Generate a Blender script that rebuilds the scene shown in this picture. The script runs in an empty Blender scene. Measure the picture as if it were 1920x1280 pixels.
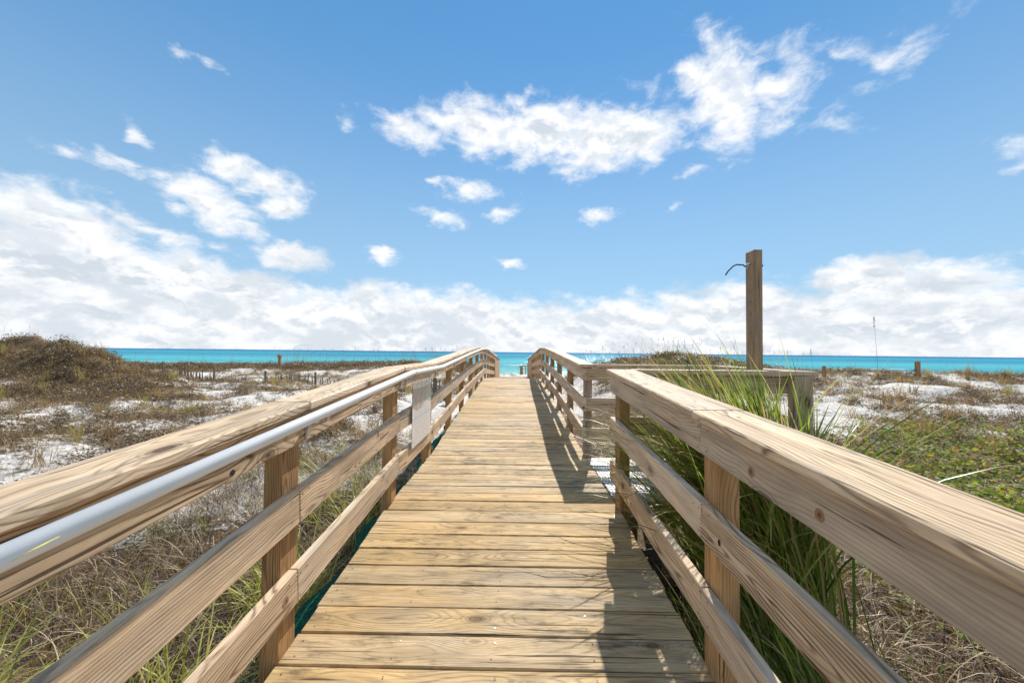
import bpy, bmesh, math, random
import numpy as np
from mathutils import Matrix, Vector

random.seed(7)
rng = np.random.default_rng(7)
C = bpy.context.scene.collection
sc = bpy.context.scene
R = math.radians
CZ = 4.0                       # eye height above the sea (sea surface is z = 0)

# ------------------------------------------------------------------ camera
cd = bpy.data.cameras.new('camera'); cam = bpy.data.objects.new('camera', cd); C.objects.link(cam)
cd.sensor_width = 36; cd.lens = 744.0/1920*36; cd.clip_start = 0.02; cd.clip_end = 60000
cam.matrix_world = (Matrix.Translation((0, 0, CZ)) @ Matrix.Rotation(R(0.46), 4, 'Z')
                    @ Matrix.Rotation(R(90+1.54), 4, 'X') @ Matrix.Rotation(R(0.60), 4, 'Z'))
cd.dof.use_dof = True; cd.dof.focus_distance = 1.6; cd.dof.aperture_fstop = 4.0
sc.camera = cam
sc.view_settings.view_transform = 'Standard'; sc.view_settings.look = 'None'
sc.view_settings.exposure = 0.47; sc.view_settings.gamma = 1; sc.view_settings.use_curve_mapping = False
sc.render.engine = 'CYCLES'
sc.cycles.max_bounces = 6; sc.cycles.transparent_max_bounces = 6

# ------------------------------------------------------------------ node helpers
class NT:
    def __init__(s, tree): s.t = tree; s.n = tree.nodes; s.l = tree.links
    def node(s, typ, **kw):
        n = s.n.new(typ)
        for k, v in kw.items():
            if k == 'ins':
                for kk, vv in v.items():
                    if hasattr(vv, 'is_output') or isinstance(vv, bpy.types.NodeSocket): s.l.new(vv, n.inputs[kk])
                    else: n.inputs[kk].default_value = vv
            else: setattr(n, k, v)
        return n
    def m(s, op, a, b=0.0, c=0.0, clamp=False):
        n = s.n.new('ShaderNodeMath'); n.operation = op; n.use_clamp = clamp
        for i, v in enumerate((a, b, c)):
            if isinstance(v, bpy.types.NodeSocket): s.l.new(v, n.inputs[i])
            else: n.inputs[i].default_value = v
        return n.outputs[0]
    def vm(s, op, a, b=(0, 0, 0)):
        n = s.n.new('ShaderNodeVectorMath'); n.operation = op
        for i, v in enumerate((a, b)):
            if isinstance(v, bpy.types.NodeSocket): s.l.new(v, n.inputs[i])
            else: n.inputs[i].default_value = v
        return n.outputs['Value'] if op in ('LENGTH', 'DOT_PRODUCT', 'DISTANCE') else n.outputs[0]
    def comb(s, x, y, z):
        n = s.n.new('ShaderNodeCombineXYZ')
        for i, v in enumerate((x, y, z)):
            if isinstance(v, bpy.types.NodeSocket): s.l.new(v, n.inputs[i])
            else: n.inputs[i].default_value = v
        return n.outputs[0]
    def sep(s, v):
        n = s.n.new('ShaderNodeSeparateXYZ'); s.l.new(v, n.inputs[0]); return n.outputs
    def noise(s, vec, scale=1.0, detail=4.0, rough=0.5, dist=0.0):
        n = s.n.new('ShaderNodeTexNoise'); s.l.new(vec, n.inputs['Vector'])
        n.inputs['Scale'].default_value = scale; n.inputs['Detail'].default_value = detail
        n.inputs['Roughness'].default_value = rough; n.inputs['Distortion'].default_value = dist
        return n.outputs
    def mr(s, v, a, b, c=0.0, d=1.0, smooth=True):
        n = s.n.new('ShaderNodeMapRange'); n.interpolation_type = 'SMOOTHSTEP' if smooth else 'LINEAR'
        s.l.new(v, n.inputs[0])
        for i, x in enumerate((a, b, c, d)): n.inputs[i+1].default_value = x
        return n.outputs[0]
    def mix(s, f, a, b, mode='MIX'):
        n = s.n.new('ShaderNodeMix'); n.data_type = 'RGBA'; n.blend_type = mode
        for i, v in ((0, f), (6, a), (7, b)):
            if isinstance(v, bpy.types.NodeSocket): s.l.new(v, n.inputs[i])
            else: n.inputs[i].default_value = (v if i == 0 else (*v, 1) if len(v) == 3 else v)
        return n.outputs[2]
    def ramp(s, f, stops):
        n = s.n.new('ShaderNodeValToRGB'); s.l.new(f, n.inputs[0])
        e = n.color_ramp.elements
        while len(e) > 1: e.remove(e[-1])
        e[0].position = stops[0][0]; e[0].color = (*stops[0][1], 1)
        for p, c in stops[1:]:
            x = e.new(p); x.color = (*c, 1)
        return n.outputs[0]

# ------------------------------------------------------------------ world and sun
SUN = Vector((.31, 1.2, 1.0)).normalized()
SUN_EL = math.asin(SUN.z); SUN_AZ = math.atan2(SUN.x, SUN.y)
world = bpy.data.worlds.new('World'); sc.world = world; world.use_nodes = True
w = NT(world.node_tree); world.node_tree.nodes.clear()
sky = w.node('ShaderNodeTexSky', sky_type='NISHITA', sun_disc=False, sun_elevation=SUN_EL, sun_rotation=SUN_AZ,
             altitude=0, air_density=1.0, dust_density=0.0, ozone_density=3.0)
gen = w.node('ShaderNodeTexCoord').outputs['Generated']
nd = w.vm('NORMALIZE', gen)
sx, sy_, sz = w.sep(nd)
az = w.m('MULTIPLY', w.m('ARCTAN2', sx, sy_), 57.29578)
el = w.m('MULTIPLY', w.m('ARCSINE', sz), 57.29578)
# clouds live in (azimuth, elevation) degrees; noise is taken on a flat cloud layer further up
P0 = w.comb(az, el, 0.0)
NP = w.comb(az, w.m('MULTIPLY', el, 1.7), 0.0)
warp = w.vm('SUBTRACT', w.noise(NP, .22, 5, .62)[1], (.5, .5, .5))
warp2 = w.vm('MULTIPLY', warp, (7.0, 3.6, 0.0))
P = w.vm('ADD', P0, warp2)
def px2ae(px, py):
    u = (px-966)/744; v = (660+(px-966)*.0105-py)/744
    a = math.atan(u); return math.degrees(a), math.degrees(math.atan(v*math.cos(a)))
# pixel-centre, half sizes (deg), rotation, weight
blobs = [(760, 240, 9, 2.6, -3, .8), (900, 232, 11, 4.4, -4, 1.0), (1010, 240, 10, 5.0, 0, 1.15), (1120, 262, 10, 4.6, 6, 1.2), (1190, 255, 9, 4.6, 0, .95),
         (1090, 300, 6, 2.6, 0, .8), (1330, 150, 6.0, 6.5, 10, .8), (1370, 190, 6.0, 6.5, 0, .9), (1450, 165, 6.5, 5.0, 25, .75), (1240, 215, 6, 5, 0, .5),
         (1670, 108, 7, 1.8, 24, .40), (1730, 78, 4, 1.5, 35, .33), (1585, 90, 5, 1.8, -30, .33), (1560, 225, 4, 1.5, -20, .30), (885, 355, 7, 1.7, 0, .66), (830, 408, 5, 1.4, -8, .62), (930, 398, 4.6, 1.4, 8, .60),
         (815, 345, 2, 1.6, 0, .6), (1118, 400, 4.2, 1.4, 0, .66), (718, 474, 2.6, 1.8, 0, .8), (958, 494, 2.4, 1.2, 0, .7), (535, 478, 6, 2.0, 0, .95),
         (425, 312, 4, 2.6, -10, .85), (490, 345, 6, 2.6, 0, .9), (350, 345, 5, 2.0, 0, .8), (400, 378, 6, 2.2, -12, .85), (520, 385, 4, 2.2, 10, .85), (440, 425, 4.5, 1.6, -12, .85), (310, 375, 3, 1.3, 0, .6), (160, 290, 4.0, 1.5, -5, .75),
         (205, 300, 4, 1.1, -30, .6), (243, 250, 2.2, 1.2, -40, .65), (358, 110, 3.0, 1.1, 0, .62), (280, 438, 4.5, 1.3, 0, .72), 
         (20, 395, 8, 4.2, -8, 1.0), (130, 415, 6, 3.6, -20, .95), (60, 500, 14, 6, 0, 1.1), (300, 530, 14, 4.2, -4, 1.15), (215, 400, 4, 1.4, -25, .6),
         (450, 545, 9, 3.6, -8, 1.0), (1300, 325, 3.4, .9, 0, .42), (1255, 392, 2.6, .9, 30, .45), (1375, 295, 2.5, 1.2, 0, .42), (1918, 270, 2.6, 1.8, 0, .42), (1930, 310, 2.0, 1.0, 0, .38),
         (1640, 520, 5, 2.6, 0, .9), (1700, 545, 9, 3.0, -5, 1.0), (1800, 530, 5, 1.8, 0, .8), (1900, 600, 7, 2.0, 0, .8)]
field = None
for (px, py, a, b, rot, wt) in blobs:
    ca, ce = px2ae(px, py)
    mp = w.node('ShaderNodeMapping', vector_type='TEXTURE')
    w.l.new(P, mp.inputs[0])
    mp.inputs['Location'].default_value = (ca, ce, 0)
    mp.inputs['Rotation'].default_value = (0, 0, R(rot)); mp.inputs['Scale'].default_value = (a, b, 1)
    d = w.vm('LENGTH', mp.outputs[0])
    f = w.m('MULTIPLY_ADD', d, -wt, wt)
    if field is None: field = f
    else:
        field = w.m('SMOOTH_MAX', field, f, .12)
# bank along the horizon, its top edge rising and falling with azimuth
bt = w.noise(w.comb(az, 3.3, 0), .055, 2, .5)[0]
top = w.m('MULTIPLY_ADD', bt, 9.0, 4.4)
bank = w.m('MULTIPLY', w.m('SUBTRACT', top, w.sep(P)[1]), .20)
bank = w.m('MINIMUM', bank, .62)
# the same broken cloud goes on over the rest of the sky
rest = w.m('ADD', w.mr(w.noise(P, .035, 2, .5)[0], .42, .62, -.2, .75), w.mr(w.m('ABSOLUTE', az), 56, 72, -2.5, 0))
field = w.m('MAXIMUM', field, rest)
field = w.m('MAXIMUM', field, bank)
fb = w.noise(NP, .22, 9, .62, .25)[0]
up = w.noise(w.vm('ADD', NP, (.35, 1.6, 0)), .22, 6, .55, .25)[0]
dens = w.m('ADD', field, w.m('MULTIPLY', w.m('SUBTRACT', fb, .5), 1.7))
dens = w.m('ADD', dens, w.mr(el, 15, 8, 0, .22))
cov = w.mr(dens, .06, .76)
thick = w.mr(dens, .35, .95)
shade = w.m('MULTIPLY', w.mr(w.m('SUBTRACT', up, fb), -.06, .12), thick)
shade = w.m('MAXIMUM', shade, w.m('MULTIPLY', w.mr(w.noise(NP, .095, 6, .62)[0], .46, .60), w.mr(el, 19, 7, 0, .85)))
cc = w.mix(shade, (8.1, 8.15, 8.25), (5.3, 5.8, 6.35))
# pale moist air right above the horizon
blue = w.mix(1.0, sky.outputs[0], (.50, .86, 1.02), 'MULTIPLY')
blue = w.mix(.5, blue, (.92, 3.0, 6.0))
low = w.mr(el, 0.0, 42.0, .62, 0.04)
blue = w.mix(low, blue, (4.2, 5.7, 6.7))
cov = w.m('MULTIPLY', cov, w.mr(el, -2, 0.2, 0, .96))
col = w.mix(cov, blue, cc)
bg = w.node('ShaderNodeBackground'); w.l.new(col, bg.inputs[0]); bg.inputs[1].default_value = .093
out = w.node('ShaderNodeOutputWorld'); w.l.new(bg.outputs[0], out.inputs[0])
world.cycles.sampling_method = 'MANUAL'; world.cycles.sample_map_resolution = 512

sl = bpy.data.lights.new('sun', 'SUN'); sl.energy = 4.9; sl.angle = R(.5); sl.color = (1, .955, .88)
so = bpy.data.objects.new('sun', sl); C.objects.link(so)
so.rotation_euler = SUN.to_track_quat('Z', 'Y').to_euler(); so.location = (20, 60, 60)

# ------------------------------------------------------------------ materials
def new_mat(name):
    m = bpy.data.materials.new(name); m.use_nodes = True
    t = NT(m.node_tree); b = m.node_tree.nodes['Principled BSDF']
    return m, t, b
def setb(t, b, **kw):
    for k, v in kw.items():
        k = k.replace('_', ' ')
        if isinstance(v, bpy.types.NodeSocket): t.l.new(v, b.inputs[k])
        else: b.inputs[k].default_value = v

def wood(name, light, dark, grey, greyness=.4, ring=.009, knots=1.0, stain=0.0, value=1.0, contrast=1.0, bump=.5):
    m, t, b = new_mat(name)
    co = t.node('ShaderNodeTexCoord').outputs['Object']
    rnd = t.node('ShaderNodeObjectInfo').outputs['Random']
    x, y, z = t.sep(co)
    xo = t.m('MULTIPLY_ADD', rnd, 61.0, x)
    r2 = t.m('FRACT', t.m('MULTIPLY', rnd, 17.31)); r3 = t.m('FRACT', t.m('MULTIPLY', rnd, 53.77))
    n1 = t.sep(t.noise(t.comb(xo, t.m('MULTIPLY', y, 3), t.m('MULTIPLY', z, 3)), 1.3, 2, .5)[1])
    # knots
    kv = t.node('ShaderNodeTexVoronoi', voronoi_dimensions='3D', feature='F1')
    kv.inputs['Scale'].default_value = 1.0; kv.inputs['Randomness'].default_value = 1
    t.l.new(t.comb(t.m('MULTIPLY', xo, 2.2), t.m('MULTIPLY_ADD', y, 4.6, t.m('MULTIPLY', r2, 9)), t.m('MULTIPLY_ADD', z, 4.6, t.m('MULTIPLY', r3, 7))), kv.inputs['Vector'])
    kd = kv.outputs['Distance']
    kf = t.mr(kd, .05, .62, knots, 0)
    cy = t.m('ADD', t.m('ADD', y, t.m('MULTIPLY', t.m('SUBTRACT', r2, .5), .12)), t.m('MULTIPLY', t.m('SUBTRACT', n1[0], .5), .07))
    cz = t.m('ADD', t.m('ADD', z, t.m('MULTIPLY_ADD', r3, .07, .035)), t.m('MULTIPLY', t.m('SUBTRACT', n1[1], .5), .09))
    r = t.m('SQRT', t.m('ADD', t.m('MULTIPLY', cy, cy), t.m('MULTIPLY', cz, cz)))
    r = t.m('ADD', r, t.m('MULTIPLY', kf, .034))
    jit = t.noise(t.comb(t.m('MULTIPLY', xo, 3), t.m('MULTIPLY', y, 45), t.m('MULTIPLY', z, 45)), 1.0, 3, .6)[0]
    r = t.m('ADD', r, t.m('MULTIPLY', t.m('SUBTRACT', jit, .5), .008))
    s = t.m('MULTIPLY_ADD', t.m('SINE', t.m('MULTIPLY', r, 6.2832/ring)), .5, .5)
    s = t.m('POWER', s, 3.4)
    fib = t.noise(t.comb(t.m('MULTIPLY', xo, 4), t.m('MULTIPLY', y, 210), t.m('MULTIPLY', z, 210)), 1.0, 4, .75)[0]
    sil = t.noise(t.comb(t.m('MULTIPLY', xo, 1.6), t.m('MULTIPLY', y, 38), t.m('MULTIPLY', z, 38)), 1.0, 5, .7)[0]
    blot = t.noise(t.comb(t.m('MULTIPLY', xo, 1.0), t.m('MULTIPLY', y, 5), t.m('MULTIPLY', z, 5)), 2.6, 5, .6)[0]
    fine = t.noise(t.comb(t.m('MULTIPLY', xo, 14), t.m('MULTIPLY', y, 60), t.m('MULTIPLY', z, 60)), 1.0, 4, .7)[0]
    amp = t.m('MULTIPLY', t.mr(blot, .3, .65, .25, .85), contrast)
    k = t.m('ADD', t.m('MULTIPLY', s, amp), t.m('MULTIPLY', t.m('SUBTRACT', fib, .5), 1.25*contrast))
    k = t.m('ADD', k, t.m('MULTIPLY', t.m('SUBTRACT', sil, .5), 1.0*contrast))
    k = t.m('ADD', k, .10)
    col = t.mix(t.m('MINIMUM', t.m('MAXIMUM', k, 0), 1), light, dark)
    g = t.mr(t.m('ADD', blot, t.m('MULTIPLY', t.m('SUBTRACT', r3, .5), .35)), .38, .7, 0, greyness)
    col = t.mix(g, col, grey)
    col = t.mix(t.m('MULTIPLY', t.m('SUBTRACT', fine, .5), .7), col, (1.0, .97, .9), 'SOFT_LIGHT')
    # knot eyes and checks
    eye = t.mr(kd, .07, .125, .9*knots, 0)
    ringk = t.m('MULTIPLY', t.mr(kd, .11, .26, .6*knots, 0), t.m('MULTIPLY_ADD', t.m('SINE', t.m('MULTIPLY', kd, 120)), .5, .5))
    col = t.mix(ringk, col, tuple(c*.45 for c in dark))
    col = t.mix(eye, col, (dark[0]*.45, dark[1]*.33, dark[2]*.28))
    crk = t.noise(t.comb(t.m('MULTIPLY', xo, 1.3), t.m('MULTIPLY', y, 75), t.m('MULTIPLY', z, 75)), 1.0, 2, .5)[0]
    crk = t.mr(crk, .655, .695, 0, .85)
    col = t.mix(crk, col, (dark[0]*.3, dark[1]*.27, dark[2]*.25))
    if stain:
        gp = t.node('ShaderNodeNewGeometry').outputs['Position']
        gx_, gy_, gz_ = t.sep(gp)
        st = t.noise(t.comb(t.m('MULTIPLY', gx_, .9), t.m('MULTIPLY', gy_, 1.3), 0), 1.1, 6, .68)[0]
        st2 = t.noise(t.comb(t.m('MULTIPLY', gx_, 5), t.m('MULTIPLY', gy_, 22), 0), 1.0, 4, .7)[0]
        q = t.mr(t.m('ADD', st, t.m('MULTIPLY', t.m('SUBTRACT', st2, .5), .75)), .50, .74, 0, stain)
        col = t.mix(q, col, (.105, .085, .045))
        ye = t.mr(t.noise(t.comb(gx_, gy_, 7.7), .55, 3, .5)[0], .4, .62, 0, .5)
        col = t.mix(ye, col, (1.0, .86, .58), 'MULTIPLY')
    wear = t.mr(t.noise(t.comb(t.m('MULTIPLY', xo, 1.1), t.m('MULTIPLY', y, 9), t.m('MULTIPLY', z, 9)), 1.5, 5, .65)[0], .35, .65, .74, 1.08)
    val = t.m('MULTIPLY', wear, t.m('MULTIPLY_ADD', r2, .36, .84*value))
    col = t.mix(1.0, col, t.comb(val, val, val), 'MULTIPLY')
    h = t.m('ADD', t.m('MULTIPLY', k, -.6), t.m('MULTIPLY', crk, -1.6))
    h = t.m('ADD', h, t.m('MULTIPLY', fine, .5))
    bp = t.node('ShaderNodeBump', ins={'Strength': bump, 'Distance': .0022, 'Height': h})
    setb(t, b, Base_Color=col, Roughness=.72, Normal=bp.outputs[0]); b.inputs['Specular IOR Level'].default_value = .18
    return m

M = {}
M['rail'] = wood('weathered_pine_rail', (.71, .52, .335), (.19, .11, .055), (.60, .49, .375), .65, .0140, 1.0, contrast=1.1, bump=.45)
M['cap'] = wood('weathered_pine_cap', (.71, .52, .33), (.19, .11, .055), (.59, .48, .36), .5, .0105, .9, bump=.6, contrast=1.1)
M['deck'] = wood('weathered_deck_plank', (.60, .425, .22), (.19, .115, .055), (.50, .40, .285), .6, .0095, .7, stain=.85, bump=.7, contrast=.85)
M['post'] = wood('treated_pine_post', (.50, .29, .125), (.21, .105, .04), (.36, .23, .125), .3, .010, .5)
M['greypost'] = wood('silvered_pine_post', (.36, .29, .22), (.20, .15, .11), (.33, .30, .27), .6, .010, .5)
M['showerwood'] = wood('shower_post_wood', (.42, .28, .16), (.19, .11, .055), (.34, .27, .21), .6, .010, .5)
M['oldwood'] = wood('old_fence_wood', (.20, .16, .12), (.08, .06, .045), (.16, .145, .13), .5, .012, .2)

def simple(name, colr, rough=.5, metal=0.0, noise=None):
    m, t, b = new_mat(name)
    if noise:
        co = t.node('ShaderNodeTexCoord').outputs['Object']
        n = t.noise(co, noise[0], 5, .6)[0]
        c = t.mix(t.mr(n, .3, .7), colr, noise[1]); setb(t, b, Base_Color=c)
        bp = t.node('ShaderNodeBump', ins={'Strength': .2, 'Distance': .002, 'Height': n}); setb(t, b, Normal=bp.outputs[0])
    else: setb(t, b, Base_Color=(*colr, 1))
    setb(t, b, Roughness=rough, Metallic=metal)
    return m
M['pipe'] = simple('satin_aluminium', (.80, .775, .73), .58, .0, (3.0, (.72, .70, .66)))
M['bracket'] = simple('bracket_metal', (.62, .60, .56), .42, .7, (40.0, (.45, .42, .38)))
M['nail'] = simple('nail_metal', (.10, .085, .07), .6, .3)
M['nailw'] = simple('bright_nail_metal', (.85, .85, .85), .25, .6)
M['black'] = simple('blackened_copper', (.02, .02, .022), .8, 0)
M['rope'] = simple('old_rope', (.16, .13, .10), .9)
M['net'] = None

def mat_net():
    m, t, b = new_mat('teal_netting')
    co = t.node('ShaderNodeNewGeometry').outputs['Position']
    n = t.noise(co, 26, 4, .7)[0]; v = t.noise(t.vm('MULTIPLY', co, (1, .35, 1)), 60, 2, .5)[0]
    c = t.mix(t.mr(n, .35, .7), (.003, .042, .026), (.008, .115, .070))
    c = t.mix(t.mr(v, .58, .68, 0, .6), c, (.10, .13, .09))
    bp = t.node('ShaderNodeBump', ins={'Strength': 1.0, 'Distance': .03, 'Height': n})
    setb(t, b, Base_Color=c, Roughness=.95, Normal=bp.outputs[0]); b.inputs['Specular IOR Level'].default_value = .05; return m
M['net'] = mat_net()

def mat_grating():
    m, t, b = new_mat('perforated_grey_decking')
    co = t.node('ShaderNodeTexCoord').outputs['Object']
    x, y, z = t.sep(co)
    fx = t.m('SUBTRACT', t.m('FRACT', t.m('MULTIPLY', x, 1/.030)), .5)
    fy = t.m('SUBTRACT', t.m('FRACT', t.m('MULTIPLY', y, 1/.047)), .5)
    hx = t.m('LESS_THAN', t.m('ABSOLUTE', fx), .24); hy = t.m('LESS_THAN', t.m('ABSOLUTE', fy), .34)
    hole = t.m('MULTIPLY', hx, hy)
    n = t.noise(co, 9, 4, .6)[0]
    c = t.mix(n, (.62, .62, .63), (.46, .45, .44)); setb(t, b, Base_Color=c, Roughness=.55)
    tr = t.node('ShaderNodeBsdfTransparent'); mx = t.node('ShaderNodeMixShader')
    t.l.new(hole, mx.inputs[0]); t.l.new(b.outputs[0], mx.inputs[1]); t.l.new(tr.outputs[0], mx.inputs[2])
    t.l.new(mx.outputs[0], m.node_tree.nodes['Material Output'].inputs[0]); return m
M['grating'] = mat_grating()

def mat_sand():
    m, t, b = new_mat('white_dune_sand')
    p = t.node('ShaderNodeNewGeometry').outputs['Position']
    att = t.node('ShaderNodeAttribute', attribute_name='litter').outputs['Fac']
    a = t.noise(t.vm('MULTIPLY', p, (1, 1.5, 1)), .75, 7, .68, .4)[0]
    bb = t.noise(t.vm('MULTIPLY', p, (1, 1.6, 1)), 5.5, 5, .7, .5)[0]
    c3 = t.noise(p, 42, 3, .65)[0]
    f = t.m('ADD', t.m('ADD', t.m('MULTIPLY', t.m('SUBTRACT', a, .5), 1.2), t.m('MULTIPLY', t.m('SUBTRACT', bb, .5), 1.9)), att)
    f = t.m('ADD', f, t.m('MULTIPLY', t.m('SUBTRACT', c3, .5), .7))
    msk = t.mr(f, .27, .47)
    sand = t.mix(t.mr(bb, .3, .7), (.77, .725, .66), (.62, .57, .50))
    sand = t.mix(t.mr(c3, .56, .68, 0, .5), sand, (.36, .31, .25))
    nr = t.mr(t.vm('LENGTH', t.vm('MULTIPLY', p, (1, 1, 0))), 4, 10)
    lit = t.mix(t.mr(c3, .40, .70), (.045, .030, .019), t.mix(nr, (.19, .12, .06), (.36, .235, .12)))
    lit = t.mix(t.mr(bb, .4, .65, 0, .45), lit, (.24, .18, .115))
    c = t.mix(msk, sand, lit)
    c2 = t.noise(t.vm('MULTIPLY', p, (1, 1.3, 1)), 2.2, 3, .55)[0]
    h = t.m('ADD', t.m('MULTIPLY', bb, .085), t.m('ADD', t.m('MULTIPLY', c3, .018), t.m('MULTIPLY', c2, .16)))
    bp = t.node('ShaderNodeBump', ins={'Strength': .8, 'Distance': 1.0, 'Height': h})
    setb(t, b, Base_Color=c, Roughness=.9, Normal=bp.outputs[0]); b.inputs['Specular IOR Level'].default_value = .1
    return m
M['sand'] = mat_sand()

def mat_sea():
    m, t, b = new_mat('gulf_water')
    p = t.node('ShaderNodeNewGeometry').outputs['Position']
    x, y, z = t.sep(p)
    ww = t.noise(t.vm('MULTIPLY', p, (.004, .012, 0)), 1.0, 4, .6)[0]
    yy = t.m('ADD', t.m('LOGARITHM', t.m('MAXIMUM', y, 20), 10), t.m('MULTIPLY', t.m('SUBTRACT', ww, .5), .28))
    f = t.mr(yy, 1.85, 3.9, 0, 1, False)
    c = t.ramp(f, [(0, (.13, .40, .39)), (.10, (.045, .28, .32)), (.20, (.07, .35, .40)), (.32, (.025, .21, .30)),
                   (.46, (.03, .265, .36)), (.60, (.012, .165, .29)), (.8, (.008, .115, .25)), (1, (.008, .095, .22))])
    pw = t.vm('MULTIPLY', p, (.55, 1.1, 1))
    w1 = t.noise(pw, .5, 6, .62, .3)[0]; w2 = t.noise(t.vm('MULTIPLY', p, (.05, .16, 1)), 1, 3, .5)[0]
    foam = t.m('MULTIPLY', t.mr(w1, .62, .68), t.mr(y, 72, 90, .9, 0))
    foam = t.m('MAXIMUM', foam, t.m('MULTIPLY', t.mr(t.noise(t.vm('MULTIPLY', p, (.03, .4, 1)), 1, 4, .6)[0], .66, .70), t.mr(y, 110, 160, .7, 0)))
    c = t.mix(foam, c, (.8, .85, .85))
    h = t.m('ADD', t.m('MULTIPLY', w1, .35), t.m('MULTIPLY', w2, 1.4))
    h = t.m('ADD', h, t.m('MULTIPLY', t.noise(t.vm('MULTIPLY', p, (1.6, 2.6, 1)), 1, 3, .6)[0], .16))
    bp = t.node('ShaderNodeBump', ins={'Strength': 1.0, 'Distance': 1.0, 'Height': h})
    df = t.node('ShaderNodeBsdfDiffuse', ins={'Color': c}); gl = t.node('ShaderNodeBsdfGlossy', ins={'Roughness': .13, 'Normal': bp.outputs[0]})
    gl.inputs['Color'].default_value = (1, 1, 1, 1)
    mx = t.node('ShaderNodeMixShader'); mx.inputs[0].default_value = .085
    t.l.new(df.outputs[0], mx.inputs[1]); t.l.new(gl.outputs[0], mx.inputs[2]); t.l.new(mx.outputs[0], m.node_tree.nodes['Material Output'].inputs[0])
    return m
M['sea'] = mat_sea()

def mat_leaf(name, stops, trans=.35, rough=.55):
    m, t, b = new_mat(name)
    f = t.node('ShaderNodeAttribute', attribute_name='tone').outputs['Fac']
    c = t.ramp(f, stops)
    setb(t, b, Base_Color=c, Roughness=rough)
    tl = t.node('ShaderNodeBsdfTranslucent'); t.l.new(c, tl.inputs[0])
    mx = t.node('ShaderNodeMixShader'); mx.inputs[0].default_value = trans
    t.l.new(b.outputs[0], mx.inputs[1]); t.l.new(tl.outputs[0], mx.inputs[2])
    t.l.new(mx.outputs[0], m.node_tree.nodes['Material Output'].inputs[0]); return m
M['drygrass'] = mat_leaf('dry_dune_grass', [(0, (.10, .055, .028)), (.3, (.24, .14, .06)), (.6, (.38, .25, .11)), (.85, (.52, .39, .19)), (1, (.36, .33, .07))])
M['straw'] = mat_leaf('fallen_straw', [(0, (.05, .03, .018)), (.35, (.16, .095, .045)), (.7, (.40, .28, .15)), (1, (.66, .53, .36))], .15)
M['green'] = mat_leaf('green_dune_grass', [(0, (.04, .075, .012)), (.35, (.12, .19, .022)), (.62, (.27, .35, .04)), (.80, (.48, .45, .16)), (1, (.55, .36, .15))], .5, .35)
M['olive'] = mat_leaf('yellow_green_grass', [(0, (.12, .13, .02)), (.4, (.34, .36, .05)), (.7, (.54, .50, .12)), (1, (.66, .52, .26))], .4, .45)
M['oat'] = mat_leaf('sea_oat_stalk', [(0, (.20, .14, .08)), (.6, (.34, .25, .15)), (1, (.45, .36, .22))], .3)
M['scrub'] = mat_leaf('dune_scrub_leaf', [(0, (.03, .022, .016)), (.3, (.09, .055, .03)), (.65, (.22, .14, .065)), (.88, (.26, .21, .07)), (1, (.40, .32, .11))], .25)
M['vine'] = mat_leaf('vine_leaf', [(0, (.05, .10, .015)), (.45, (.18, .26, .03)), (.8, (.42, .42, .05)), (1, (.45, .24, .06))], .45, .75)
M['twig'] = mat_leaf('bare_twig', [(0, (.09, .07, .055)), (1, (.36, .31, .26))], .0, .8)

def mat_sign():
    m, t, b = new_mat('printed_notice_board')
    co = t.node('ShaderNodeTexCoord').outputs['Object']     # x 0..1 along, z 0..1 up in metres-based units below
    x, y, z = t.sep(co)
    n = t.noise(t.vm('MULTIPLY', co, (6, 1, 3)), 1.2, 4, .6, .8)[0]
    n2 = t.noise(t.vm('MULTIPLY', co, (3.2, 1, 2)), 1.6, 2, .5, .5)[0]
    pic = t.ramp(n, [(0, (.05, .16, .25)), (.40, (.14, .26, .33)), (.48, (.48, .42, .38)), (.56, (.40, .22, .12)), (.68, (.62, .54, .48)), (1, (.7, .7, .7))])
    pic = t.mix(t.mr(n2, .52, .60, 0, .75), pic, (.24, .48, .52))
    paper = t.mix(n2, (.66, .62, .60), (.78, .74, .72))
    ln = t.m('GREATER_THAN', t.m('SINE', t.m('MULTIPLY', z, 6.2832/.026)), .25)
    brk = t.m('GREATER_THAN', t.noise(t.comb(t.m('MULTIPLY', x, 42), 0, t.m('FLOOR', t.m('MULTIPLY', z, 1/.026))), 1.0, 1, .5)[0], .46)
    mar = t.m('MULTIPLY', t.m('LESS_THAN', t.m('ABSOLUTE', x), .35), t.m('MULTIPLY', ln, brk))
    paper = t.mix(t.m('MULTIPLY', mar, .62), paper, (.20, .20, .23))
    band = t.m('LESS_THAN', t.m('ABSOLUTE', t.m('SUBTRACT', z, -.045)), .008)
    paper = t.mix(t.m('MULTIPLY', band, .8), paper, (.20, .45, .58))
    # wavy lower edge of the picture
    edge = t.m('ADD', t.m('MULTIPLY', t.m('SINE', t.m('MULTIPLY', x, 9)), .03), .055)
    c = t.mix(t.m('GREATER_THAN', z, edge), paper, pic)
    setb(t, b, Base_Color=c, Roughness=.3); return m
M['sign'] = mat_sign()
M['signback'] = simple('sign_edge', (.35, .35, .36), .5)

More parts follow.
